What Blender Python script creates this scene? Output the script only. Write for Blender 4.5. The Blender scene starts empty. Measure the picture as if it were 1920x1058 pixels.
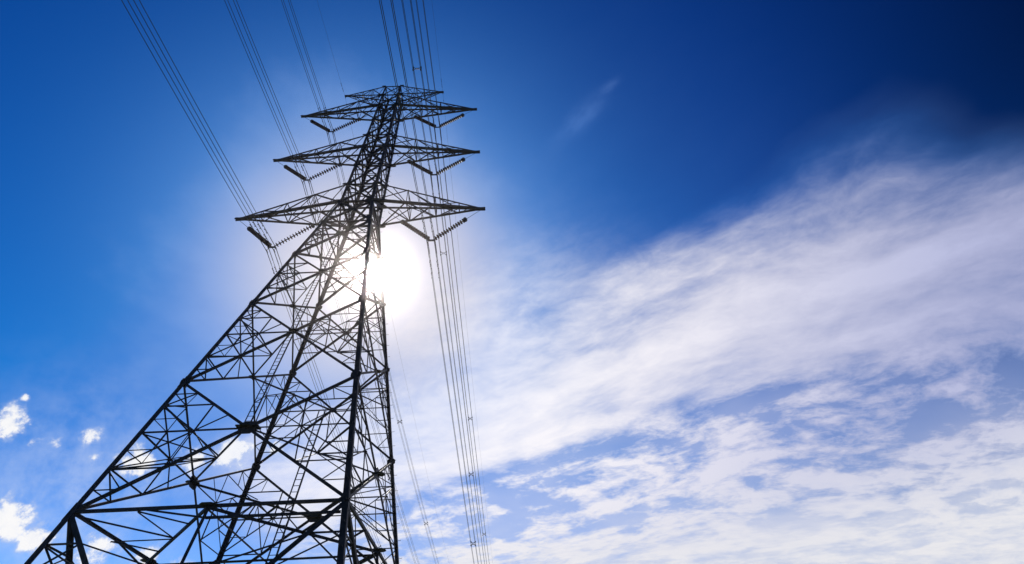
import bpy, math, random
from mathutils import Vector, Matrix

random.seed(7)
sc = bpy.context.scene
col = sc.collection
rad = math.radians

# ------------------------------------------------------------------ camera
U = 1.3                               # metres per tower module
CAM = Vector((11.123, -23.965, 1.60))
ROT = Matrix(((0.99906, 0.00481, 0.04306), (0.02720, 0.70385, -0.70983), (-0.03372, 0.71034, 0.70305)))
cd = bpy.data.cameras.new('camera')
cam = bpy.data.objects.new('camera', cd)
col.objects.link(cam)
cd.sensor_width = 36; cd.lens = 17.80
cd.shift_x = 0.00585; cd.shift_y = 0.00354
cd.clip_start = 0.1; cd.clip_end = 6000
rx, fw, up = ROT.col[0], ROT.col[1], ROT.col[2]
m4 = Matrix.Identity(4)
for i in range(3):
    m4[i][0] = rx[i]; m4[i][1] = up[i]; m4[i][2] = -fw[i]
m4.translation = CAM
cam.matrix_world = m4
sc.camera = cam

# ------------------------------------------------------------------ exposure
sc.view_settings.view_transform = 'Standard'
sc.view_settings.look = 'None'
sc.view_settings.exposure = 0
sc.view_settings.gamma = 1
sc.view_settings.use_curve_mapping = False
sc.cycles.volume_bounces = 0
sc.cycles.max_bounces = 6
sc.cycles.use_denoising = True

# ------------------------------------------------------------------ sun
SUN = Vector((-0.2530, 0.6565, 0.7108)).normalized()
SUN_EL = math.asin(SUN.z)
SUN_AZ = math.atan2(SUN.x, SUN.y)
sl = bpy.data.lights.new('sun', 'SUN')
sl.energy = 5.0; sl.angle = rad(0.53); sl.color = (1.0, 0.95, 0.88)
so = bpy.data.objects.new('sun', sl)
col.objects.link(so)
so.rotation_euler = SUN.to_track_quat('Z', 'Y').to_euler()

# ------------------------------------------------------------------ node maths helper
class NT:
    def __init__(s, tree): s.t = tree; s.n = tree.nodes; s.l = tree.links
    def put(s, sock, v):
        if isinstance(v, (int, float)): sock.default_value = v
        elif isinstance(v, (tuple, list)):
            sock.default_value = tuple(v) + ((1.0,) if len(v) == 3 and len(sock.default_value) == 4 else ())
        else: s.l.new(v, sock)
    def m(s, op, a, b=None, c=None, clamp=False):
        n = s.n.new('ShaderNodeMath'); n.operation = op; n.use_clamp = clamp
        s.put(n.inputs[0], a)
        if b is not None: s.put(n.inputs[1], b)
        if c is not None: s.put(n.inputs[2], c)
        return n.outputs[0]
    def add(s, a, b): return s.m('ADD', a, b)
    def sub(s, a, b): return s.m('SUBTRACT', a, b)
    def mul(s, a, b): return s.m('MULTIPLY', a, b)
    def v(s, op, a, b=None):
        n = s.n.new('ShaderNodeVectorMath'); n.operation = op
        s.put(n.inputs[0], a)
        if b is not None: s.put(n.inputs[1], b)
        return n.outputs['Value'] if op in ('DOT_PRODUCT', 'LENGTH', 'DISTANCE') else n.outputs['Vector']
    def comb(s, x, y, z):
        n = s.n.new('ShaderNodeCombineXYZ'); s.put(n.inputs[0], x); s.put(n.inputs[1], y); s.put(n.inputs[2], z)
        return n.outputs[0]
    def smooth(s, x, a, b, lo=0.0, hi=1.0):
        n = s.n.new('ShaderNodeMapRange'); n.interpolation_type = 'SMOOTHSTEP'
        s.put(n.inputs['Value'], x)
        for k, q in (('From Min', a), ('From Max', b), ('To Min', lo), ('To Max', hi)): s.put(n.inputs[k], q)
        return n.outputs[0]
    def noise(s, vec, scale, detail=6, rough=0.55, dist=0.0, col=False):
        n = s.n.new('ShaderNodeTexNoise')
        s.put(n.inputs['Vector'], vec)
        n.inputs['Scale'].default_value = scale; n.inputs['Detail'].default_value = detail
        n.inputs['Roughness'].default_value = rough; n.inputs['Distortion'].default_value = dist
        return n.outputs['Color' if col else 'Fac']
    def mix(s, f, a, b, mode='MIX'):
        n = s.n.new('ShaderNodeMix'); n.data_type = 'RGBA'; n.blend_type = mode
        s.put(n.inputs[0], f); s.put(n.inputs[6], a); s.put(n.inputs[7], b)
        return n.outputs[2]
    def curve(s, x, pts):
        n = s.n.new('ShaderNodeFloatCurve')
        lo, hi = pts[0][0], pts[-1][0]
        s.put(n.inputs['Value'], s.m('MULTIPLY_ADD', x, 1 / (hi - lo), -lo / (hi - lo), clamp=True))
        c = n.mapping.curves[0]
        q = [((a - lo) / (hi - lo), b) for a, b in pts]
        c.points[0].location = q[0]; c.points[1].location = q[-1]
        for a in q[1:-1]: c.points.new(*a)
        n.mapping.update()
        return n.outputs[0]

# ------------------------------------------------------------------ sky
world = bpy.data.worlds.new('World')
sc.world = world
world.use_nodes = True
wt = world.node_tree
wt.nodes.clear()
w = NT(wt)
out = wt.nodes.new('ShaderNodeOutputWorld')
bg = wt.nodes.new('ShaderNodeBackground')
bg.inputs['Strength'].default_value = 0.1
wt.links.new(bg.outputs[0], out.inputs[0])
sky = wt.nodes.new('ShaderNodeTexSky')
sky.sky_type = 'NISHITA'; sky.sun_disc = False
sky.sun_elevation = SUN_EL; sky.sun_rotation = SUN_AZ
sky.air_density = 1.0; sky.dust_density = 0.3; sky.ozone_density = 2.0; sky.altitude = 300
D = wt.nodes.new('ShaderNodeTexCoord').outputs['Generated']
sep = wt.nodes.new('ShaderNodeSeparateXYZ'); wt.links.new(D, sep.inputs[0])
zc = w.m('MAXIMUM', sep.outputs[2], 0.10)
u = w.m('DIVIDE', sep.outputs[0], zc)
v = w.m('DIVIDE', sep.outputs[1], zc)
cs = w.v('DOT_PRODUCT', D, tuple(SUN))                       # cosine of the angle to the sun
ang = w.mul(w.m('ARCCOSINE', w.m('MINIMUM', cs, 0.999999)), 57.2958)

# deep polarised blue of the clear sky: the physical sky with more contrast
gam = wt.nodes.new('ShaderNodeGamma'); wt.links.new(sky.outputs[0], gam.inputs[0]); gam.inputs[1].default_value = 1.0
sepc = wt.nodes.new('ShaderNodeSeparateColor'); wt.links.new(gam.outputs[0], sepc.inputs[0])
def skyp(ch, g, k): return w.mul(w.m('POWER', w.m('MINIMUM', sepc.outputs[ch], (3.9, 5.4, 8.2)[ch]), g), k)
pol = w.smooth(ang, 38.0, 74.0, 1.0, w.smooth(sep.outputs[2], 0.35, 0.70, 0.75, 0.10))                    # sky darkens towards a right angle from the sun, as through a polariser
cmb = wt.nodes.new('ShaderNodeCombineColor')
wt.links.new(w.mul(w.add(skyp(0, 3.0, 0.0004), w.mul(w.m('MINIMUM', w.m('MAXIMUM', w.sub(sepc.outputs[0], 2.3), 0.0), 1.3), 0.13)), pol), cmb.inputs[0])
wt.links.new(w.mul(skyp(1, 2.2, 0.0118), pol), cmb.inputs[1])
wt.links.new(w.mul(skyp(2, 1.65, 0.0348), pol), cmb.inputs[2])
def aur(k, width, p=1.0):
    return w.mul(w.m('EXPONENT', w.mul(w.m('POWER', w.m('DIVIDE', ang, width), p), -1.0)), k)
clear = w.mix(aur(0.55, 25.0, 2.4), cmb.outputs[0], (0.020, 0.20, 0.62))

# warped cloud-plane coordinates (a thin layer far above the ground)
P0 = w.comb(u, v, 0.0)
wn = w.v('SUBTRACT', w.noise(P0, 1.3, 4, 0.55, col=True), (0.5, 0.5, 0.5))
scl = wt.nodes.new('ShaderNodeVectorMath'); scl.operation = 'SCALE'; scl.inputs['Scale'].default_value = 0.28
wt.links.new(wn, scl.inputs[0])
PW = w.v('ADD', P0, scl.outputs[0])
sp2 = wt.nodes.new('ShaderNodeSeparateXYZ'); wt.links.new(PW, sp2.inputs[0])
uw, vw = sp2.outputs[0], sp2.outputs[1]
bend = w.mul(w.m('POWER', w.m('MAXIMUM', w.sub(u, 0.7), 0.0), 1.5), 0.28)
S = w.sub(w.add(vw, w.mul(uw, 0.6)), bend)                  # across the streaks
T = w.sub(w.mul(vw, 0.6), uw)                               # along the streaks
stre = w.comb(w.mul(S, 2.2), w.mul(T, 0.9), 3.0)
fine = w.noise(stre, 1.6, 10, 0.62)
fine2 = w.noise(w.comb(w.mul(S, 1.6), w.mul(T, 1.0), 9.0), 4.5, 9, 0.65)
big = w.noise(w.comb(S, T, 5.0), 1.1, 3, 0.5)
base = w.curve(S, [(0.0, 0.0), (0.62, 0.0), (0.85, 0.10), (1.08, 0.34), (1.34, 0.68), (1.75, 0.86), (2.05, 0.74), (2.30, 0.52), (2.6, 0.62), (3.0, 0.92), (3.6, 0.97), (4.5, 1.0), (6.0, 1.0)])
leftfade = w.smooth(u, -1.60, -0.92)
edge = w.add(w.add(w.mul(w.sub(fine, 0.5), 1.2), w.mul(w.sub(fine2, 0.5), 0.72)), w.mul(w.sub(big, 0.5), 0.3))
amp = w.m('MULTIPLY', w.mul(base, w.sub(1.25, base)), 2.2)
tn = w.noise(w.comb(w.mul(S, 1.5), w.mul(T, 1.1), 14.0), 2.3, 13, 0.66)
tuft = w.mul(w.mul(w.sub(tn, 0.5), 3.6), w.mul(w.smooth(S, 1.85, 2.35), w.smooth(S, 4.2, 3.0)))
dens = w.m('ADD', w.add(base, tuft), w.mul(edge, amp), clamp=True)
dens = w.m('MAXIMUM', dens, w.mul(w.add(w.smooth(S, 1.5, 2.3), w.mul(w.smooth(S, 2.5, 4.0), 0.9)), w.smooth(big, 0.2, 0.8, 0.25, 0.60)), clamp=True)
dens = w.mul(dens, leftfade)
dens = w.mul(dens, w.smooth(w.sub(S, w.mul(w.m('MAXIMUM', w.sub(u, 0.80), 0.0), 0.55)), 0.90, 1.14))
vd = w.m('DIVIDE', w.v('DISTANCE', P0, (-0.02, 1.22, 0.0)), 0.50)
dens = w.m('MAXIMUM', dens, w.mul(w.m('EXPONENT', w.mul(w.mul(vd, vd), -1.0)), w.smooth(fine2, 0.15, 0.75, 0.52, 0.90)))
# very thin veil round the sun, ragged at its rim
vn = w.noise(P0, 3.2, 7, 0.6)
veil = w.mul(w.smooth(w.add(ang, w.mul(w.sub(vn, 0.5), 26.0)), 25.0, 6.0), 0.46)
# one small wisp
wd = Vector((0.166, 0.417, 0.893)).normalized()
def streak(cu, cv, dx, dy, la, lb_, k):
    a_ = w.sub(u, cu); b_ = w.sub(v, cv)
    al = w.m('DIVIDE', w.add(w.mul(a_, dx), w.mul(b_, dy)), la)
    pe = w.m('DIVIDE', w.add(w.mul(a_, -dy), w.mul(b_, dx)), lb_)
    pe = w.add(pe, w.mul(w.sub(vn, 0.5), 3.0))
    return w.mul(w.mul(w.m('EXPONENT', w.mul(w.add(w.mul(al, al), w.mul(pe, pe)), -1.0)), w.smooth(fine2, 0.25, 0.75)), k)
wisp = w.add(streak(0.172, 0.515, -0.66, 0.75, 0.060, 0.022, 0.50), streak(0.232, 0.440, -0.8, 0.6, 0.018, 0.009, 0.38))
thin = w.m('ADD', w.m('MAXIMUM', dens, veil), wisp, clamp=True)

# small fair-weather cumulus low on the left
cn = w.noise(D, 24.0, 10, 0.66)
cn2 = w.noise(D, 70.0, 7, 0.62)
PUFFS = [(-1.80, 1.58, 1.9, 1.0), (-1.79, 1.70, 0.7, .7), (-1.71, 1.72, 0.7, .7), (-1.56, 1.68, 1.2, .85), (-2.35, 2.38, 2.0, 1.0),
         (-2.39, 2.62, 1.6, 1.0), (-1.50, 1.90, 2.1, .95), (-1.27, 1.88, 1.8, .9), (-1.10, 1.84, 2.5, 1.0), (-0.94, 1.86, 1.4, .8), (-2.30, 2.95, 2.2, 1.0),
         (-2.05, 2.98, 1.4, 1.0), (-1.62, 1.42, 0.5, .7), (-1.83, 1.49, 0.7, .7), (-1.65, 1.85, .5, .6), (-2.62, 3.35, 2.3, 1.0), (-1.95, 3.2, 1.5, .9)]
acc = None
for pu, pv, r_, k in PUFFS:
    pd = Vector((pu, pv, 1)).normalized()
    a_ = w.v('DISTANCE', D, tuple(pd))
    g_ = w.mul(w.m('EXPONENT', w.mul(w.mul(a_, a_), -1.0 / (math.radians(r_ * 0.88) ** 2))), k)
    acc = g_ if acc is None else w.m('MAXIMUM', acc, g_)
cum = w.add(acc, w.add(w.mul(w.sub(cn, 0.5), 2.1), w.mul(w.sub(cn2, 0.5), 0.9)))
cum = w.mul(w.smooth(cum, 0.40, 0.95), w.smooth(acc, 0.10, 0.34))
# thin haze patch beside the cumulus
hz = w.v('DISTANCE', D, tuple(Vector((-1.95, 2.2, 1)).normalized()))
hzp = w.mul(w.m('EXPONENT', w.mul(w.mul(hz, hz), -60.0)), w.mul(w.smooth(cn, 0.25, 0.75), 0.55))

# light scattered through the cloud: strongest towards the sun
cl_far = (0.47, 0.50, 0.74); cl_near = (1.0, 0.97, 1.0)
cf = w.smooth(ang, 62.0, 22.0)
ccol = w.mix(cf, cl_far, cl_near)
ccol = w.mix(w.smooth(dens, 0.15, 0.85), w.mix(w.smooth(sep.outputs[2], 0.65, 0.40), (0.09, 0.25, 0.68), (0.42, 0.54, 0.88)), ccol)
low = w.smooth(sep.outputs[2], 0.42, 0.22)
ccol = w.mix(low, ccol, w.mix(w.smooth(w.add(w.mul(tn, 0.6), w.mul(fine2, 0.4)), 0.36, 0.60), (0.58, 0.64, 0.80), (0.84, 0.84, 0.87)))
veilcol = (0.30, 0.45, 0.82)
cfv = w.smooth(w.sub(dens, veil), -0.1, 0.15)
tcol = w.mix(cfv, veilcol, ccol)
skyc = w.mix(thin, clear, tcol)
skyc = w.mix(hzp, skyc, (0.62, 0.72, 0.95))
cumc = w.mix(w.smooth(w.add(w.mul(cn2, 0.5), w.mul(cum, 0.5)), 0.35, 0.80), (0.50, 0.60, 0.84), (1.0, 0.99, 0.98))
skyc = w.mix(cum, skyc, cumc)
# solar aureole: forward scattering in thin air and cloud
def aur(k, width, p=1.0):
    return w.mul(w.m('EXPONENT', w.mul(w.m('POWER', w.m('DIVIDE', ang, width), p), -1.0)), k)
hcol = w.mix(w.smooth(ang, 21.0, 8.0), (0.24, 0.48, 0.98), (0.74, 0.71, 0.76))
skyc = w.mix(aur(0.95, 15.0, 2.1), skyc, hcol)
glow = w.add(aur(1.0, 1.6, 1.4), aur(40.0, 0.8, 2.0))
gcol = w.mix(w.smooth(ang, 22.0, 7.0), (0.55, 0.68, 1.1), (1.0, 0.95, 0.97))
gsc = wt.nodes.new('ShaderNodeVectorMath'); gsc.operation = 'SCALE'
wt.links.new(gcol, gsc.inputs[0]); wt.links.new(glow, gsc.inputs['Scale'])
tot = w.v('ADD', skyc, gsc.outputs[0])
bsc = wt.nodes.new('ShaderNodeVectorMath'); bsc.operation = 'SCALE'; bsc.inputs['Scale'].default_value = 10.0   # against the 0.1 strength
wt.links.new(tot, bsc.inputs[0])
wt.links.new(bsc.outputs[0], bg.inputs[0])

# ------------------------------------------------------------------ materials
def mat(name, colr, rough=0.5, metal=0.0, var=0.3, scale=6.0, bump=0.0, spec=0.5):
    m = bpy.data.materials.new(name); m.use_nodes = True
    n = NT(m.node_tree)
    b = m.node_tree.nodes['Principled BSDF']
    tc = m.node_tree.nodes.new('ShaderNodeTexCoord').outputs['Object']
    geo = m.node_tree.nodes.new('ShaderNodeNewGeometry').outputs['Position']
    f = n.noise(geo, scale, 6, 0.6)
    lo = tuple(c * (1 - var) for c in colr); hi = tuple(min(1, c * (1 + var)) for c in colr)
    m.node_tree.links.new(n.mix(n.smooth(f, 0.3, 0.7), lo, hi), b.inputs['Base Color'])
    m.node_tree.links.new(n.smooth(f, 0.2, 0.8, rough - 0.1, rough + 0.12), b.inputs['Roughness'])
    b.inputs['Specular IOR Level'].default_value = spec
    b.inputs['Metallic'].default_value = metal
    if bump:
        bp = m.node_tree.nodes.new('ShaderNodeBump'); bp.inputs['Strength'].default_value = bump
        m.node_tree.links.new(n.noise(geo, scale * 6, 4, 0.6), bp.inputs['Height'])
        m.node_tree.links.new(bp.outputs[0], b.inputs['Normal'])
    return m
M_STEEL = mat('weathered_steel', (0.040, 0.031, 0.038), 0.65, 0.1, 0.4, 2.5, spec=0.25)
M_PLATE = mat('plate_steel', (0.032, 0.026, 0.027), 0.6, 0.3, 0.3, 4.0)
M_PORC = mat('brown_porcelain', (0.040, 0.014, 0.010), 0.55, 0.0, 0.25, 5.0, spec=0.12)
M_ALU = mat('weathered_aluminium', (0.075, 0.078, 0.09), 0.6, 0.3, 0.2, 1.0)
M_ALU2 = mat('dark_fitting', (0.030, 0.028, 0.03), 0.6, 0.3, 0.2, 3.0)
M_CONC = mat('concrete', (0.34, 0.33, 0.30), 0.85, 0.0, 0.2, 3.0, 0.3)
M_GROUND = mat('grass_ground', (0.06, 0.085, 0.028), 0.95, 0.0, 0.45, 0.6, 0.5)

# ------------------------------------------------------------------ mesh helpers
def norm(a): return a.normalized()
class MB:
    def __init__(s): s.v = []; s.f = []
    def prism(s, p0, p1, prof, e1, e2, p1scale=1.0):
        n = len(prof); b = len(s.v)
        for p, k in ((p0, 1.0), (p1, p1scale)):
            for (x, y) in prof: s.v.append(p + e1 * x * k + e2 * y * k)
        for i in range(n):
            j = (i + 1) % n
            s.f.append((b + i, b + j, b + n + j, b + n + i))
        s.f.append(tuple(b + i for i in reversed(range(n)))); s.f.append(tuple(b + n + i for i in range(n)))
    def angle(s, p0, p1, r1, r2, wd, th=None, corner=False):
        th = th or max(0.008, wd * 0.14)
        d = norm(p1 - p0)
        e1 = r1 - d * r1.dot(d)
        if e1.length < 1e-4: e1 = d.orthogonal()
        e1.normalize()
        e2 = d.cross(e1)
        if e2.dot(r2) < 0: e2 = -e2
        o = 0.0 if corner else -wd / 2
        prof = [(o, 0), (o + wd, 0), (o + wd, th), (o + th, th), (o + th, wd * (1 if corner else .8)), (o, wd * (1 if corner else .8))]
        s.prism(p0, p1, prof, e1, e2)
    def tube(s, pts, r, n=6, cap=True):
        b = len(s.v); N = len(pts)
        for i, p in enumerate(pts):
            d = norm((pts[min(i + 1, N - 1)] - pts[max(i - 1, 0)]))
            a = d.cross(Vector((0, 0, 1)))
            if a.length < 1e-3: a = Vector((1, 0, 0))
            a.normalize(); c = d.cross(a)
            rr = r[i] if isinstance(r, (list, tuple)) else r
            for k in range(n):
                t = 2 * math.pi * k / n
                s.v.append(p + a * (math.cos(t) * rr) + c * (math.sin(t) * rr))
        for i in range(N - 1):
            for k in range(n):
                k2 = (k + 1) % n
                s.f.append((b + i * n + k, b + i * n + k2, b + (i + 1) * n + k2, b + (i + 1) * n + k))
        if cap:
            s.f.append(tuple(b + k for k in reversed(range(n)))); s.f.append(tuple(b + (N - 1) * n + k for k in range(n)))
    def plate(s, c, e1, e2, pts, th):
        nn = norm(e1.cross(e2))
        s.prism(c - nn * th / 2, c + nn * th / 2, pts, e1, e2)
    def box(s, c, sx, sy, sz, e=(Vector((1, 0, 0)), Vector((0, 1, 0)), Vector((0, 0, 1)))):
        s.prism(c - e[2] * sz / 2, c + e[2] * sz / 2, [(-sx / 2, -sy / 2), (sx / 2, -sy / 2), (sx / 2, sy / 2), (-sx / 2, sy / 2)], e[0], e[1])
    def build(s, name, m, parent=None, smooth=False, origin=None):
        me = bpy.data.meshes.new(name)
        o0 = origin if origin is not None else Vector((0, 0, 0))
        me.from_pydata([tuple(q - o0) for q in s.v], [], s.f)
        me.update()
        me.materials.append(m)
        if smooth:
            for p in me.polygons: p.use_smooth = True
        ob = bpy.data.objects.new(name, me); col.objects.link(ob)
        ob.location = o0
        if parent is not None:
            ob.parent = parent
            ob.location = o0 - (parent_pos(parent))
        return ob
def parent_pos(p):
    r = Vector((0, 0, 0))
    while p is not None: r += p.location; p = p.parent
    return r
def thing(name, loc, label, cat, group=None):
    o = bpy.data.objects.new(name, None); col.objects.link(o); o.location = loc
    o.empty_display_size = 0.3
    o['label'] = label; o['category'] = cat
    if group: o['group'] = group
    return o
def tag(o, label, cat, group=None):
    o['label'] = label; o['category'] = cat
    if group: o['group'] = group
    return o

# ------------------------------------------------------------------ ground
g = MB()
n_ = 60; ext = 3000.0
def gz(x, y):
    r = math.hypot(x, y)
    return 0.0 if r < 30 else (math.sin(x * 0.013) + math.cos(y * 0.017)) * min(1.5, (r - 30) * 0.01)
xs = [math.copysign((abs(i) / (n_ / 2)) ** 2.2 * ext, i) for i in range(-n_ // 2, n_ // 2 + 1)]
for y in xs:
    for x in xs: g.v.append(Vector((x, y, gz(x, y))))
k = len(xs)
for j in range(k - 1):
    for i in range(k - 1): g.f.append((j * k + i, j * k + i + 1, (j + 1) * k + i + 1, (j + 1) * k + i))
go = g.build('ground', M_GROUND); go['kind'] = 'structure'

# ------------------------------------------------------------------ tower geometry
def Z(z): return (z + 23.648) * U + 1.6
LV = dict(R0=-17.58, R1=-12.70, R2=-8.11, R3=-4.13, R4=-0.80, a1b=1.72, a1t=3.61, m1=6.05, a2b=8.495, a2t=10.15, m2=12.6, a3b=15.14, a3t=17.02, top=18.72)
def hw(z): return 0.986 + 0.1521 * (1.72 - z) if z < 1.72 else 0.986 - 0.0185 * (z - 1.72)
def ry(z):
    P = [(-30, 1.08), (-4, 1.08), (1.72, 1.03), (8, 0.97), (30, 0.97)]
    for (a, b), (c, d) in zip(P, P[1:]):
        if z <= c: return b + (d - b) * (z - a) / (c - a)
    return .97
def fp(z, x, y):
    """point at level z; x and y from -1 to 1 across the body"""
    return Vector((x * hw(z) * U, y * hw(z) * ry(z) * U, Z(z)))
GZ = (0 - 1.6) / U - 23.648       # ground level in modules
tower = thing('lattice_pylon', Vector((0, 0, 0)), 'tall dark steel lattice transmission tower carrying power lines on four tiers of pointed arms', 'pylon')

MEM = {}     # name -> list of (p0, p1, r1, r2, width)
def mem(name, p0, p1, r1, r2, wd, off=0.0):
    o = -r2 * (off + random.uniform(-.002, .002)) if off else Vector((0, 0, 0))
    MEM.setdefault(name, []).append((p0 - o, p1 - o, r1, r2, wd))

# legs, one bent steel angle each
leg_sizes = [(GZ, .215), (LV['R0'], .215), (LV['R1'], .215), (LV['R2'], .215), (LV['R3'], .22), (LV['a1b'], .22), (LV['a2b'], .20), (LV['a3b'], .17), (LV['top'], .13)]
for sx in (-1, 1):
    for sy in (-1, 1):
        b = MB()
        for (z0, w0), (z1, w1) in zip(leg_sizes, leg_sizes[1:]):
            p0, p1 = fp(z0, sx, sy), fp(z1, sx, sy)
            b.angle(p0, p1, Vector((-sx, 0, 0)), Vector((0, -sy, 0)), w0, corner=True)
            # splice cover at the joint
            d = norm(p1 - p0)
            if z0 > GZ:
                q = fp(z0, sx * 1.0, sy * 1.0) + Vector((sx * .012, sy * .012, 0))
                b.angle(q - d * .35, q + d * .35, Vector((-sx, 0, 0)), Vector((0, -sy, 0)), w0 + .012, corner=True)
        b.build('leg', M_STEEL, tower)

# the four body faces: outward normal, face point function
FACES = [('near', lambda z, t: fp(z, t, -1), Vector((0, -1, 0)), Vector((1, 0, 0))),
         ('far', lambda z, t: fp(z, t, 1), Vector((0, 1, 0)), Vector((1, 0, 0))),
         ('left', lambda z, t: fp(z, -1, t), Vector((-1, 0, 0)), Vector((0, 1, 0))),
         ('right', lambda z, t: fp(z, 1, t), Vector((1, 0, 0)), Vector((0, 1, 0)))]
def xcen(z0, z1):
    a, b = hw(z0), hw(z1)
    return z0 + (z1 - z0) * a / (a + b)
UPV = Vector((0, 0, 1))
def member(name, p0, p1, nrm, wd, off=.03):
    d = norm(p1 - p0)
    side = nrm.cross(d)
    if side.length < .01: side = d.orthogonal()
    side.normalize()
    nn = norm(nrm - d * nrm.dot(d)) if (nrm - d * nrm.dot(d)).length > .01 else d.orthogonal().normalized()
    o = nn * (-off + random.uniform(-.003, .003))
    MEM.setdefault(name, []).append((p0 + o, p1 + o, side, -nn, wd))
PLATES = []
panels = [('R0', 'R1', .122, .056, 3), ('R1', 'R2', .122, .056, 3), ('R2', 'R3', .125, .06, 2), ('R3', 'R4', .15, .07, 2), ('R4', 'a1b', .15, .06, 1),
          ('a1b', 'a1t', .15, .06, 1), ('a1t', 'm1', .14, .065, 1), ('m1', 'a2b', .14, .065, 1), ('a2b', 'a2t', .14, .06, 1), ('a2t', 'm2', .13, .06, 1),
          ('m2', 'a3b', .13, .06, 1), ('a3b', 'a3t', .12, .05, 1), ('a3t', 'top', .08, 0, 0)]
def lerp(a, b, t): return a + (b - a) * t
for l0, l1, wd, rd, det in panels:
    z0, z1 = LV[l0], LV[l1]
    zx = xcen(z0, z1)
    for fn, F, nrm, tan in FACES:
        X = F(zx, 0)
        a0, b0, a1, b1 = F(z0, -1), F(z0, 1), F(z1, -1), F(z1, 1)
        member('diagonal_brace', a0, b1, nrm, wd, .022)
        member('diagonal_brace', b0, a1, nrm, wd, .022 + wd * .14 + .012)
        if det:
            for s in (-1, 1):
                L = F(zx, s); P1 = F(z1, s); P0 = F(z0, s)
                member('horizontal_brace' if det > 1 else 'redundant_brace', L, X, nrm, rd * 1.15, .07)
                for P, top_ in ((P1, 1), (P0, 0)):
                    mm = lerp(P, X, .5); nn = lerp(P, L, .5); h = lerp(L, X, .5)
                    R = lambda p, q, k=1.0: member('redundant_brace', p, q, nrm, rd * k, .085 + random.uniform(0, .02))
                    R(nn, mm)
                    if det == 1: continue
                    R(nn, h)
                    if det == 3:
                        R(h, mm)
                        q = lerp(P, mm, .5); r_ = lerp(P, nn, .5)
                        R(r_, q, .75); R(nn, q, .9)
                        gq = lerp(nn, h, .5)
                        R(q, lerp(nn, mm, .45), .7) if top_ else None
                        R(gq, lerp(L, h, .5), .75); R(gq, lerp(L, nn, .5), .75)
                        q2 = lerp(mm, X, .45); R(h, q2, .8)
                    else:
                        R(L, mm, .8)
        if l0 in ('R0', 'R1', 'R2', 'R3', 'R4', 'a1b', 'a1t', 'm1', 'a2b', 'a2t', 'm2', 'a3b'):
            k_ = {'R0': .36, 'R1': .22, 'R2': .20, 'R3': .3}.get(l0, .19)
            PLATES.append((X - nrm * .05, tan, UPV, k_, .02))
        for P in ((z1, -1), (z1, 1)):
            if l1 == 'top': continue
            k_ = .24 if z1 < 0 else .26
            q = F(P[0], P[1] * (1 - k_ * .55 / (hw(z1) * U)))
            PLATES.append((q - nrm * .035, tan, UPV, k_, .016))

# internal plan bracing at the crossing levels of the tall panels
for l0, l1, wd in (('R0', 'R1', .10), ('R1', 'R2', .085), ('R2', 'R3', .06)):
    zx = xcen(LV[l0], LV[l1])
    C = {'n': fp(zx, 0, -1), 'r': fp(zx, 1, 0), 'f': fp(zx, 0, 1), 'l': fp(zx, -1, 0)}
    for a, b, cx, cy in (('n', 'r', 1, -1), ('r', 'f', 1, 1), ('f', 'l', -1, 1), ('l', 'n', -1, -1)):
        member('plan_brace', C[a], C[b], UPV, wd, .0)
        mid_ = lerp(C[a], C[b], .5); K = fp(zx, cx, cy)
        member('plan_brace', K, mid_, UPV, wd * .75, .02)
        member('plan_brace', lerp(K, C[a], .5), mid_, UPV, wd * .6, .04)
        member('plan_brace', lerp(K, C[b], .5), mid_, UPV, wd * .6, .05)
        # hip struts down to the leg below and above
        for zz in (lerp(zx, LV[l0], .5), lerp(zx, LV[l1], .5)):
            member('hip_brace', mid_, fp(zz, cx, cy), norm(Vector((cx, cy, 0))), wd * .62, .03)
        if l0 == 'R0':
            z3 = lerp(zx, LV[l0], .5)
            member('hip_brace', mid_, lerp(C[a], fp(LV[l0], cx, cy), .5), UPV, wd * .55, .02)
            member('hip_brace', mid_, lerp(C[b], fp(LV[l0], cx, cy), .5), UPV, wd * .55, .02)
    for q in C.values():
        PLATES.append((q, Vector((1, 0, 0)), Vector((0, 1, 0)), .30 if l0 == 'R0' else .2, .03))

# ring at the top of the splayed base, with its diamond
z0 = LV['R0']
for fn, F, nrm, tan in FACES:
    member('ring_beam', F(z0, -1), F(z0, 1), nrm, .115, .03)
    q = MB()
    p0, p1 = F(z0, -1) + UPV * -.42, F(z0, 1) + UPV * -.42
    member('horizontal_brace', lerp(p0, p1, .5) , lerp(p0, p1, .98), nrm, .09, .05)
    member('redundant_brace', lerp(F(z0, -1), F(z0, 1), .25), lerp(F(z0, 0), F(z0, -1), .0) - UPV * .42, nrm, .06, .06)
mids = [fp(z0, 0, -1), fp(z0, 1, 0), fp(z0, 0, 1), fp(z0, -1, 0)]
cor = [(1, -1), (1, 1), (-1, 1), (-1, -1)]
for i in range(4):
    a, b = mids[i], mids[(i + 1) % 4]
    member('plan_brace', a, b, UPV, .15, .05)
    K = fp(z0, *cor[i])
    member('plan_brace', K, lerp(a, b, .5), UPV, .08, .08)
    member('plan_brace', lerp(K, a, .5), lerp(a, b, .25), UPV, .07, .10)
    member('plan_brace', lerp(K, a, .5), lerp(a, b, .5), UPV, .06, .12)
    member('plan_brace', lerp(K, b, .5), lerp(a, b, .75), UPV, .07, .10)
    member('plan_brace', lerp(K, b, .5), lerp(a, b, .5), UPV, .06, .12)
    PLATES.append((a, Vector((1, 0, 0)), Vector((0, 1, 0)), .30, .03))
member('plan_brace', mids[0], mids[2], UPV, .09, .13)
member('plan_brace', mids[1], mids[3], UPV, .09, .16)

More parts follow.
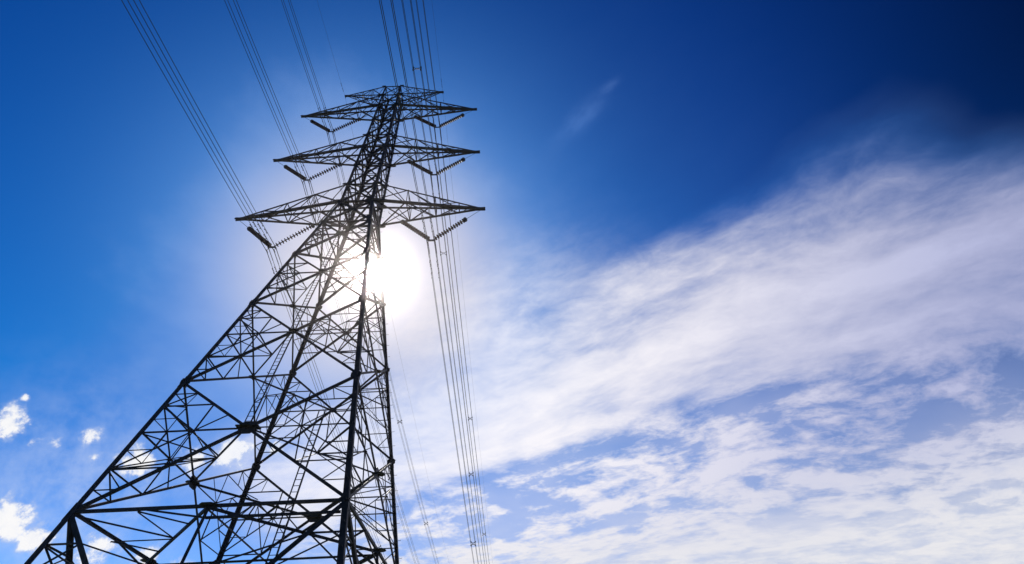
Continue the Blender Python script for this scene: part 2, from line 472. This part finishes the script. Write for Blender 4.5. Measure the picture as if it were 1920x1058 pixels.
# base section
zb = -21.7
for fn, F, nrm, tan in FACES:
    V = F(zb, 0)
    M0 = F(z0, 0)
    member('horizontal_brace', M0, V, nrm, .12, .03)
    for s in (-1, 1):
        K = F(z0, s); foot = F(GZ + .5, s * .985)
        member('diagonal_brace', K, V, nrm, .17, .02)
        member('diagonal_brace', V, foot, nrm, .15, .02)
        for t in (.22, .45, .68, .88):
            z = lerp(z0, zb, t)
            member('redundant_brace', F(z, s), lerp(K, V, t), nrm, .06, .07)
        for t, t2 in ((.22, .45), (.45, .22), (.45, .68), (.68, .88), (.88, .68)):
            member('redundant_brace', F(lerp(z0, zb, t), s), lerp(K, V, t2), nrm, .055, .09)
            member('redundant_brace', lerp(M0, V, t), lerp(K, V, t2 * .999), nrm, .05, .09) if t in (.45, .68) else None
        member('horizontal_brace', F(zb, s), V, nrm, .10, .06)

# body rings and diaphragms at the arm levels
for lv, wd in (('R4', .11), ('a1b', .18), ('a1t', .13), ('a2b', .17), ('a2t', .12), ('a3b', .15), ('a3t', .11), ('top', .09), ('m1', .08), ('m2', .08)):
    z = LV[lv]
    for fn, F, nrm, tan in FACES:
        member('horizontal_brace', F(z, -1), F(z, 1), nrm, wd, .03)
    if lv in ('a1b', 'a2b', 'a3b', 'top', 'a1t'):
        member('plan_brace', fp(z, -1, -1), fp(z, 1, 1), UPV, wd * .7, .03)
        member('plan_brace', fp(z, 1, -1), fp(z, -1, 1), UPV, wd * .7, .05)
    if lv == 'R4':
        m_ = [fp(z, 0, -1), fp(z, 1, 0), fp(z, 0, 1), fp(z, -1, 0)]
        for i in range(4): member('plan_brace', m_[i], m_[(i + 1) % 4], UPV, .06, .03)

OCT = [(-1, -.55), (-.55, -1), (.55, -1), (1, -.55), (1, .55), (.55, 1), (-.55, 1), (-1, .55)]
for c, e1, e2, k_, th in PLATES:
    b = MB(); b.plate(c, e1, e2, [(x * k_, y * k_ * .8) for x, y in OCT], th)
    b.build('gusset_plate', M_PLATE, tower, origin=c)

for name, L in MEM.items():
    L.sort(key=lambda q: -((q[1] - q[0]).length * q[4]) / ((q[0] + q[1]) / 2 - CAM).length)
    for q in L[:290]:
        c = (q[0] + q[1]) / 2
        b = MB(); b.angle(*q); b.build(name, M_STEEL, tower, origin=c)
    if len(L) > 290:
        b = MB()
        for q in L[290:]: b.angle(*q)
        o = b.build('small_bracing', M_STEEL, tower); o['kind'] = 'stuff'

# step bolts up two legs
b = MB()
for sx, sy, off in ((1, -1, 0), (1, 1, 0)):
    z = GZ + 2.0; i = 0
    while z < LV['top']:
        p = fp(z, sx, sy)
        d = Vector((sx, 0, 0)) if i % 2 else Vector((0, sy, 0))
        q = p + (Vector((0, -sy * .05, 0)) if i % 2 else Vector((-sx * .05, 0, 0)))
        b.tube([q, q + d * .16, q + d * .165 + UPV * .035], .011, 5)
        z += .33; i += 1
o = b.build('step_bolt', M_PLATE, tower); o['kind'] = 'stuff'

# concrete stubs
for sx, sy, lab in ((-1, -1, 0), (1, -1, 0), (-1, 1, 0), (1, 1, 0)):
    p = fp(GZ, sx, sy)
    b = MB()
    pr = [(x * .55, y * .55) for x, y in OCT]
    b.prism(Vector((p.x, p.y, -.4)), Vector((p.x, p.y, .28)), pr, Vector((1, 0, 0)), Vector((0, 1, 0)), .8)
    b.build('footing', M_CONC, tower, origin=Vector((p.x, p.y, 0)))

# ladders
def ladder(x, za, zb2, label):
    inw = .10
    A = fp(za, 0, -1); B = fp(zb2, 0, -1)
    A = Vector((x * U, A.y + inw, A.z)); B = Vector((x * U, B.y + inw, B.z))
    root = bpy.data.objects.new('ladder', None); col.objects.link(root); root.parent = tower; root.location = A
    root['label'] = label
    d = norm(B - A); nn = d.cross(Vector((1, 0, 0)))
    for s in (-1, 1):
        q = Vector((s * .155, 0, 0))
        m = MB(); m.angle(A + q, B + q, Vector((-s, 0, 0)), nn, .05, .01, corner=True)
        m.build('rail', M_STEEL, root, origin=A + q)
    n = int((B - A).length / .26); me = None
    for i in range(1, n):
        p = A + d * (i * .26)
        if me is None:
            m = MB(); m.tube([p + Vector((-.15, 0, 0)), p + Vector((.15, 0, 0))], .0125, 6)
            o = m.build('rung', M_STEEL, root, origin=p); me = o
        else:
            o = me.copy(); col.objects.link(o); o.location = p - A
    # stand-off brackets
    for i in range(0, n, 12):
        p = A + d * (i * .26)
        for s in (-1, 1):
            m = MB(); m.angle(p + Vector((s * .15, 0, 0)), p + Vector((s * .15, -.12, 0)), UPV, Vector((1, 0, 0)), .04)
            m.build('bracket', M_STEEL, root, origin=p)
ladder(-.10, xcen(LV['R0'], LV['R1']) + .1, LV['a1b'] - .4, 'narrow upper ladder climbing the middle of the front face')
ladder(2.27, GZ + 1.9, -14.3, 'narrow lower ladder near the stout front leg')
# rest platform where the upper ladder starts
zx = xcen(LV['R0'], LV['R1'])
c = fp(zx, 0, -1)
b = MB(); b.box(c + Vector((0, .12, .06)), .95, .42, .05); b.box(c + Vector((-.16, .05, .15)), .2, .12, .14); b.box(c + Vector((.2, .1, .13)), .3, .2, .1)
b.build('rest_platform', M_PLATE, tower, origin=c)
c = fp(zx, 0, 1)
b = MB(); b.box(c + Vector((0, -.1, -.02)), .85, .34, .12)
b.build('rest_platform', M_PLATE, tower, origin=c)

# ------------------------------------------------------------------ cross arms
def arm(side, lb, lt, reach, tipz, fr, sizes, label):
    zb_, zt_ = LV[lb], LV[lt]
    root = bpy.data.objects.new('cross_arm', None); col.objects.link(root); root.parent = tower
    root.location = Vector((side * hw(zb_) * U, 0, Z(zb_))); root['label'] = label
    tipn = Vector((side * reach * U, 0, Z(tipz)))
    cs_, ts_, ls_ = sizes
    B = {s: (fp(zb_, side, s), tipn + Vector((-side * .25, s * .07, -.06))) for s in (-1, 1)}
    T = {s: (fp(zt_, side, s), tipn + Vector((-side * .25, s * .06, .08))) for s in (-1, 1)}
    def bp(s, t): return lerp(B[s][0], B[s][1], t)
    def tp(s, t): return lerp(T[s][0], T[s][1], t)
    def a(nm, p, q, r2, wd, off=.0):
        d = norm(q - p); side_ = r2.cross(d)
        if side_.length < .01: side_ = d.orthogonal()
        o = r2 * (off + random.uniform(-.002, .002))
        m = MB(); m.angle(p + o, q + o, norm(side_), r2, wd); m.build(nm, M_STEEL, root, origin=(p + q) / 2)
    DN = Vector((0, 0, -1))
    for s in (-1, 1):
        m = MB(); m.angle(*B[s], Vector((0, -s, 0)), UPV, cs_, corner=True); m.build('bottom_chord', M_STEEL, root, origin=B[s][0])
        m = MB(); m.angle(*T[s], Vector((0, -s, 0)), DN, ts_, corner=True); m.build('top_chord', M_STEEL, root, origin=T[s][0])
    f1, f2, f3 = fr
    for s in (-1, 1):
        Y_ = Vector((0, -s, 0))
        a('lacing', bp(s, 0.01), tp(s, f1), Y_, ls_ * 1.35, .01)
        a('lacing', tp(s, f1), bp(s, f2), Y_, ls_ * 1.1, .02)
        a('lacing', bp(s, f2), tp(s, f3), Y_, ls_, .01)
        a('lacing', bp(s, f2), tp(s, f2), Y_, ls_ * 1.2, .03)
        a('lacing', bp(s, f1), tp(s, f1), Y_, ls_ * .7, .04)
        a('lacing', bp(s, f3), tp(s, f3), Y_, ls_ * .7, .03)
        a('lacing', bp(s, f1), tp(s, f1 * .5), Y_, ls_ * .7, .03)
    for t0, t1 in ((0.01, f1), (f1, f2)):
        a('lacing', bp(-1, t0), bp(1, t1), UPV, ls_ * 1.15, .01)
        a('lacing', bp(1, t0), bp(-1, t1), UPV, ls_ * 1.15, .03)
        a('lacing', tp(-1, t0), tp(1, t1), UPV, ls_ * .8, -.01)
    a('lacing', bp(-1, f2), bp(1, f3), UPV, ls_, .01)
    a('lacing', bp(1, f3), bp(-1, (1 + f3) / 2), UPV, ls_ * .7, .01)
    a('lacing', bp(1, f2), bp(-1, f3), UPV, ls_ * .9, .03)
    for t in (f1, f2, f3):
        a('lacing', bp(-1, t), bp(1, t), UPV, ls_ * .9, .05)
        a('lacing', tp(-1, t), tp(1, t), UPV, ls_ * .8, -.02)
    a('lacing', tp(-1, f1), bp(1, f1), Vector((side, 0, 0)), ls_ * .7, .02)
    a('lacing', tp(1, f2), bp(-1, f2), Vector((side, 0, 0)), ls_ * .7, .02)
    a('lacing', tp(-1, f2), tp(1, f3), UPV, ls_ * .7, -.03)
    # tip plates
    m = MB()
    e = .13 if lb != 'a3t' else .09
    pf = [(-.75, -e * .75), (0.05, -e), (.09, -e * .4), (.09, e * .6), (.02, e * .95), (-.75, e * .5)]
    for s in (-1, 1):
        m.plate(tipn + Vector((0, s * .085, 0)), Vector((side, 0, 0)), UPV, pf, .02)
    m.plate(tipn + Vector((0, 0, .02)), Vector((side, 0, 0)), Vector((0, 1, 0)), [(-.6, -.12), (.07, -.10), (.07, .10), (-.6, .12)], .02)
    m.build('tip_plate', M_PLATE, root, origin=tipn)
    # root gussets
    for s in (-1, 1):
        for q, kk in ((fp(zb_, side, s), .26), (fp(zt_, side, s), .17)):
            m = MB(); c_ = q + Vector((side * .12, s * .02, 0))
            m.plate(c_, Vector((1, 0, 0)), UPV, [(x * kk * 1.3, y * kk * .7) for x, y in OCT], .018)
            m.build('root_gusset', M_PLATE, root, origin=c_)
TIERS = [('a1b', 'a1t', 7.58, 1.72, 'lowest'), ('a2b', 'a2t', 7.24, 8.495, 'middle'), ('a3b', 'a3t', 6.98, 15.14, 'upper')]
for lb, lt, reach, tz, nm in TIERS:
    for side, sn in ((-1, 'left'), (1, 'right')):
        arm(side, lb, lt, reach, tz, (.30, .56, .79), (.19, .12, .078), '%s %s cross arm with pointed tip' % (nm, sn))
for side, sn in ((-1, 'left'), (1, 'right')):
    arm(side, 'a3t', 'top', 4.13, 18.6, (.33, .58, .8), (.085, .095, .055), 'short topmost %s arm carrying the earth wire' % sn)
# small peak finial
b = MB(); p = fp(LV['top'], 0, -.2)
b.angle(fp(LV['top'], -.1, -1), p + UPV * .18, Vector((1, 0, 0)), UPV, .05); b.angle(fp(LV['top'], .1, 1), p + UPV * .18, Vector((1, 0, 0)), UPV, .05)
b.build('peak_bracket', M_PLATE, tower, origin=p)

# ------------------------------------------------------------------ V insulators
YOKE = {'lowest': (4.55, -1.06), 'middle': (4.25, 5.82), 'upper': (4.05, 12.44)}
# disc mesh, lathe profile along +Z
def lathe(prof, n=10):
    m = MB()
    for (r, z) in prof:
        for k in range(n):
            t = 2 * math.pi * k / n; m.v.append(Vector((r * math.cos(t), r * math.sin(t), z)))
    for i in range(len(prof) - 1):
        for k in range(n):
            k2 = (k + 1) % n
            m.f.append((i * n + k, i * n + k2, (i + 1) * n + k2, (i + 1) * n + k))
    m.f.append(tuple(reversed(range(n)))); m.f.append(tuple((len(prof) - 1) * n + k for k in range(n)))
    return m
disc_m = lathe([(.03, 0), (.045, .06), (.17, .085), (.185, .10), (.16, .112), (.05, .13), (.04, .19), (.03, .235)], 14)
disc_me = None
NDISC = 13; PITCH = .235
def disc(parent, loc, quat):
    global disc_me
    if disc_me is None:
        o = disc_m.build('disc', M_PORC, None, smooth=True); disc_me = o.data
    else:
        o = bpy.data.objects.new('disc', disc_me); col.objects.link(o)
    o.parent = parent; o.location = loc; o.rotation_mode = 'QUATERNION'; o.rotation_quaternion = quat
for lb, lt, reach, tz, nm in TIERS:
    for side, sn in ((-1, 'left'), (1, 'right')):
        yx, yz = YOKE[nm]
        Yp = Vector((side * yx * U, 0, Z(yz)))
        root = thing('insulator_string', Yp, 'V-shaped pair of ribbed brown insulator strings hanging under the %s %s arm' % (nm, sn), 'insulator', 'V-shaped insulator strings')
        att_o = Vector((side * (reach - .22) * U, 0, Z(tz) - .15))
        att_i = Vector((side * (2 * yx - reach + .22) * U, 0, Z(tz) - .02))
        for att, s in ((att_o, 1), (att_i, -1)):
            st = Yp + Vector((s * side * .13, 0, .03))
            d = norm(att - st)
            sr = bpy.data.objects.new('string', None); col.objects.link(sr); sr.parent = root; sr.location = st - Yp
            q = d.to_track_quat('Z', 'Y')
            for i in range(NDISC):
                disc(sr, d * (.12 + i * PITCH), q)
            m = MB(); e = st + d * (.12 + NDISC * PITCH)
            m.tube([st - d * .05, st + d * .13], .03, 8); m.build('end_fitting', M_PLATE, sr, origin=st)
            m = MB(); m.tube([e - d * .03, e, e + d * .04, e + d * .14, e + d * .19], [.05, .18, .20, .18, .05], 10); m.build('end_fitting', M_PLATE, sr, origin=e)
            m = MB(); m.tube([e + d * .14, att], .016, 6); m.build('hanger_rod', M_PLATE, sr, origin=e)
            m = MB(); m.tube([att + Vector((0, -.09, .05)), att + Vector((0, .09, .05))], .02, 6); m.build('shackle', M_PLATE, sr, origin=att)
        m = MB()
        m.plate(Yp + Vector((0, 0, -.02)), Vector((1, 0, 0)), UPV, [(-.22, .06), (-.30, -.05), (-.30, -.14), (.30, -.14), (.30, -.05), (.22, .06)], .022)
        m.build('yoke_plate', M_PLATE, root, origin=Yp)
        for sx in (-1, 1):
            m = MB(); cx = Yp + Vector((sx * .27, 0, 0))
            m.tube([cx + Vector((0, 0, -.10)), cx + Vector((0, 0, -.52))], .018, 6)
            m.box(cx + Vector((0, 0, -.13)), .05, .30, .07); m.box(cx + Vector((0, 0, -.50)), .05, .30, .07)
            m.build('suspension_clamp', M_PLATE, root, origin=cx)

# ------------------------------------------------------------------ conductors
def line_pt(x0, z0, t, sd, k=1.0):
    a, s, q = (.0009, .177, .000656) if sd > 0 else (.0122, .149, .0012)
    return Vector(((x0 + a * t) * U, sd * t * U, Z(z0 - s * k * t + q * t * t)))
TS = [0, .12, .3, .6, 1, 1.6, 2.4, 3.5, 5, 7, 9, 11, 13, 16, 20, 25, 30, 36, 42, 50, 58, 68, 80, 95, 110, 125, 145, 165, 190, 215, 240, 268]
def cable(name, x0, z0, r, label, cat, group, dx=0.0, dz=0.0):
    pts = []
    for t in reversed([t for t in TS if t <= 125]): pts.append(line_pt(x0, z0, t, -1) + Vector((dx, 0, dz)))
    for t in TS[1:]: pts.append(line_pt(x0, z0, t, 1) + Vector((dx, 0, dz)))
    m = MB(); m.tube(pts, r, 6)
    o = m.build(name, M_ALU, None, smooth=True, origin=Vector((x0 * U + dx, 0, Z(z0) + dz)))
    tag(o, label, cat, group)
    return o
HB = .27
for lb, lt, reach, tz, nm in TIERS:
    for side, sn in ((-1, 'left'), (1, 'right')):
        yx, yz = YOKE[nm]
        x0, z0 = side * yx, yz - .24
        base = Vector((x0 * U, 0, Z(z0)))
        for sx in (-1, 1):
            for sz in (-1, 1):
                io = 'outer' if sx == side else 'inner'
                c = cable('power_cable', x0, z0, .019, '%s %s cable of the four-cable bundle under the %s %s arm' % ('upper' if sz > 0 else 'lower', io, nm, sn),
                          'power cable', 'bundled power cables', sx * HB, sz * .21)
                # armour rods and dampers near the clamp
                m = MB(); o0 = c.location
                P = [line_pt(x0, z0, t, sd) + Vector((sx * HB, 0, sz * .21)) for sd, t in ((-1, .85), (-1, .3), (-1, 0), (1, .3), (1, .85))]
                m.tube(P, .027, 6); m.build('armour_rod', M_ALU2, c, origin=P[2])
                for sd in (-1, 1):
                    for t in (1.25 + .15 * (sz > 0), 2.05 - .1 * (sz > 0)):
                        q = line_pt(x0, z0, t, sd) + Vector((sx * HB, 0, sz * .21)); dd = norm(line_pt(x0, z0, t + .1, sd) - line_pt(x0, z0, t, sd))
                        m = MB(); h = q - UPV * .09
                        m.box(q - UPV * .04, .03, .05, .11)
                        m.tube([h - dd * .2, h + dd * .2], .008, 5)
                        for e in (-1, 1): m.tube([h + dd * e * .13, h + dd * e * .15, h + dd * e * .22, h + dd * e * .24], [.02, .034, .034, .02], 7)
                        m.build('vibration_damper', M_ALU2, c, origin=q)
        # bundle spacers
        for idx, (sd, t) in enumerate(((-1, 7.5), (1, 5.9), (1, 33.2), (1, 58.5 + (nm == 'upper') * side * 2), (1, 90.0))):
            if idx == 0 and not (nm == 'middle' and side == 1): continue
            if idx == 1 and (nm == 'lowest' or side == -1): continue
            q = line_pt(x0, z0, t, sd)
            where = ['above the viewer side of', 'just beyond', 'far beyond', 'much farther beyond', 'very far beyond'][idx]
            root = thing('bundle_spacer', q, 'cross-shaped spacer clamping the cable bundle %s the %s %s arm' % (where, nm, sn), 'spacer', 'spacers clamping the cable bundles')
            big_ = 1.2 if t < 20 else 2.2
            m = MB(); m.tube([q + Vector((-.1, 0, -.08)), q + Vector((.1, 0, -.08)), q + Vector((.1, 0, .08)), q + Vector((-.1, 0, .08)), q + Vector((-.1, 0, -.08))], .02 * big_, 6)
            m.build('frame', M_ALU2, root, origin=q)
            for sx in (-1, 1):
                for sz in (-1, 1):
                    e = q + Vector((sx * HB, 0, sz * .21)); s_ = q + Vector((sx * .1, 0, sz * .08))
                    m = MB(); m.tube([s_, e], .018 * big_, 6); m.tube([e + Vector((0, -.07, 0)), e + Vector((0, .07, 0))], .034 * big_, 7)
                    m.build('clamp_arm', M_ALU2, root, origin=e)
for side, sn in ((-1, 'left'), (1, 'right')):
    x0, z0 = side * 4.13, 18.42
    c = cable('earth_wire', x0, z0, .0085, 'thin earth wire running over the %s tip of the short top arm' % sn, 'earth wire', 'earth wires')
    tipn = Vector((x0 * U, 0, Z(18.6)))
    m = MB(); m.tube([tipn + Vector((0, 0, -.02)), Vector((x0 * U, 0, Z(z0)))], .02, 6); m.box(Vector((x0 * U, 0, Z(z0))), .05, .28, .07)
    m.build('clamp', M_ALU2, c, origin=tipn)
    for sd in (-1, 1):
        for t in (.7, 1.15):
            q = line_pt(x0, z0, t, sd); dd = norm(line_pt(x0, z0, t + .1, sd) - q)
            m = MB(); h = q - UPV * .07; m.box(q - UPV * .03, .03, .04, .09); m.tube([h - dd * .18, h + dd * .18], .012, 5)
            for e in (-1, 1): m.tube([h + dd * e * .12, h + dd * e * .2], .03, 7)
            m.build('vibration_damper', M_ALU2, c, origin=q)

# ------------------------------------------------------------------ added haze box, stands in for lens flare over steel near the sun
hb = MB(); hb.box(Vector((0, 0, 28.0)), 1400, 1400, 64.0)
hm = bpy.data.materials.new('flare_haze_air'); hm.use_nodes = True
hm.node_tree.nodes.clear()
ho = hm.node_tree.nodes.new('ShaderNodeOutputMaterial'); hv = hm.node_tree.nodes.new('ShaderNodeVolumePrincipled')
hv.inputs['Color'].default_value = (0.97, 0.88, 0.86, 1); hv.inputs['Density'].default_value = 0.0005; hv.inputs['Anisotropy'].default_value = 0.988
hm.node_tree.links.new(hv.outputs[0], ho.inputs['Volume'])
h = hb.build('flare_haze', hm); h['kind'] = 'stuff'
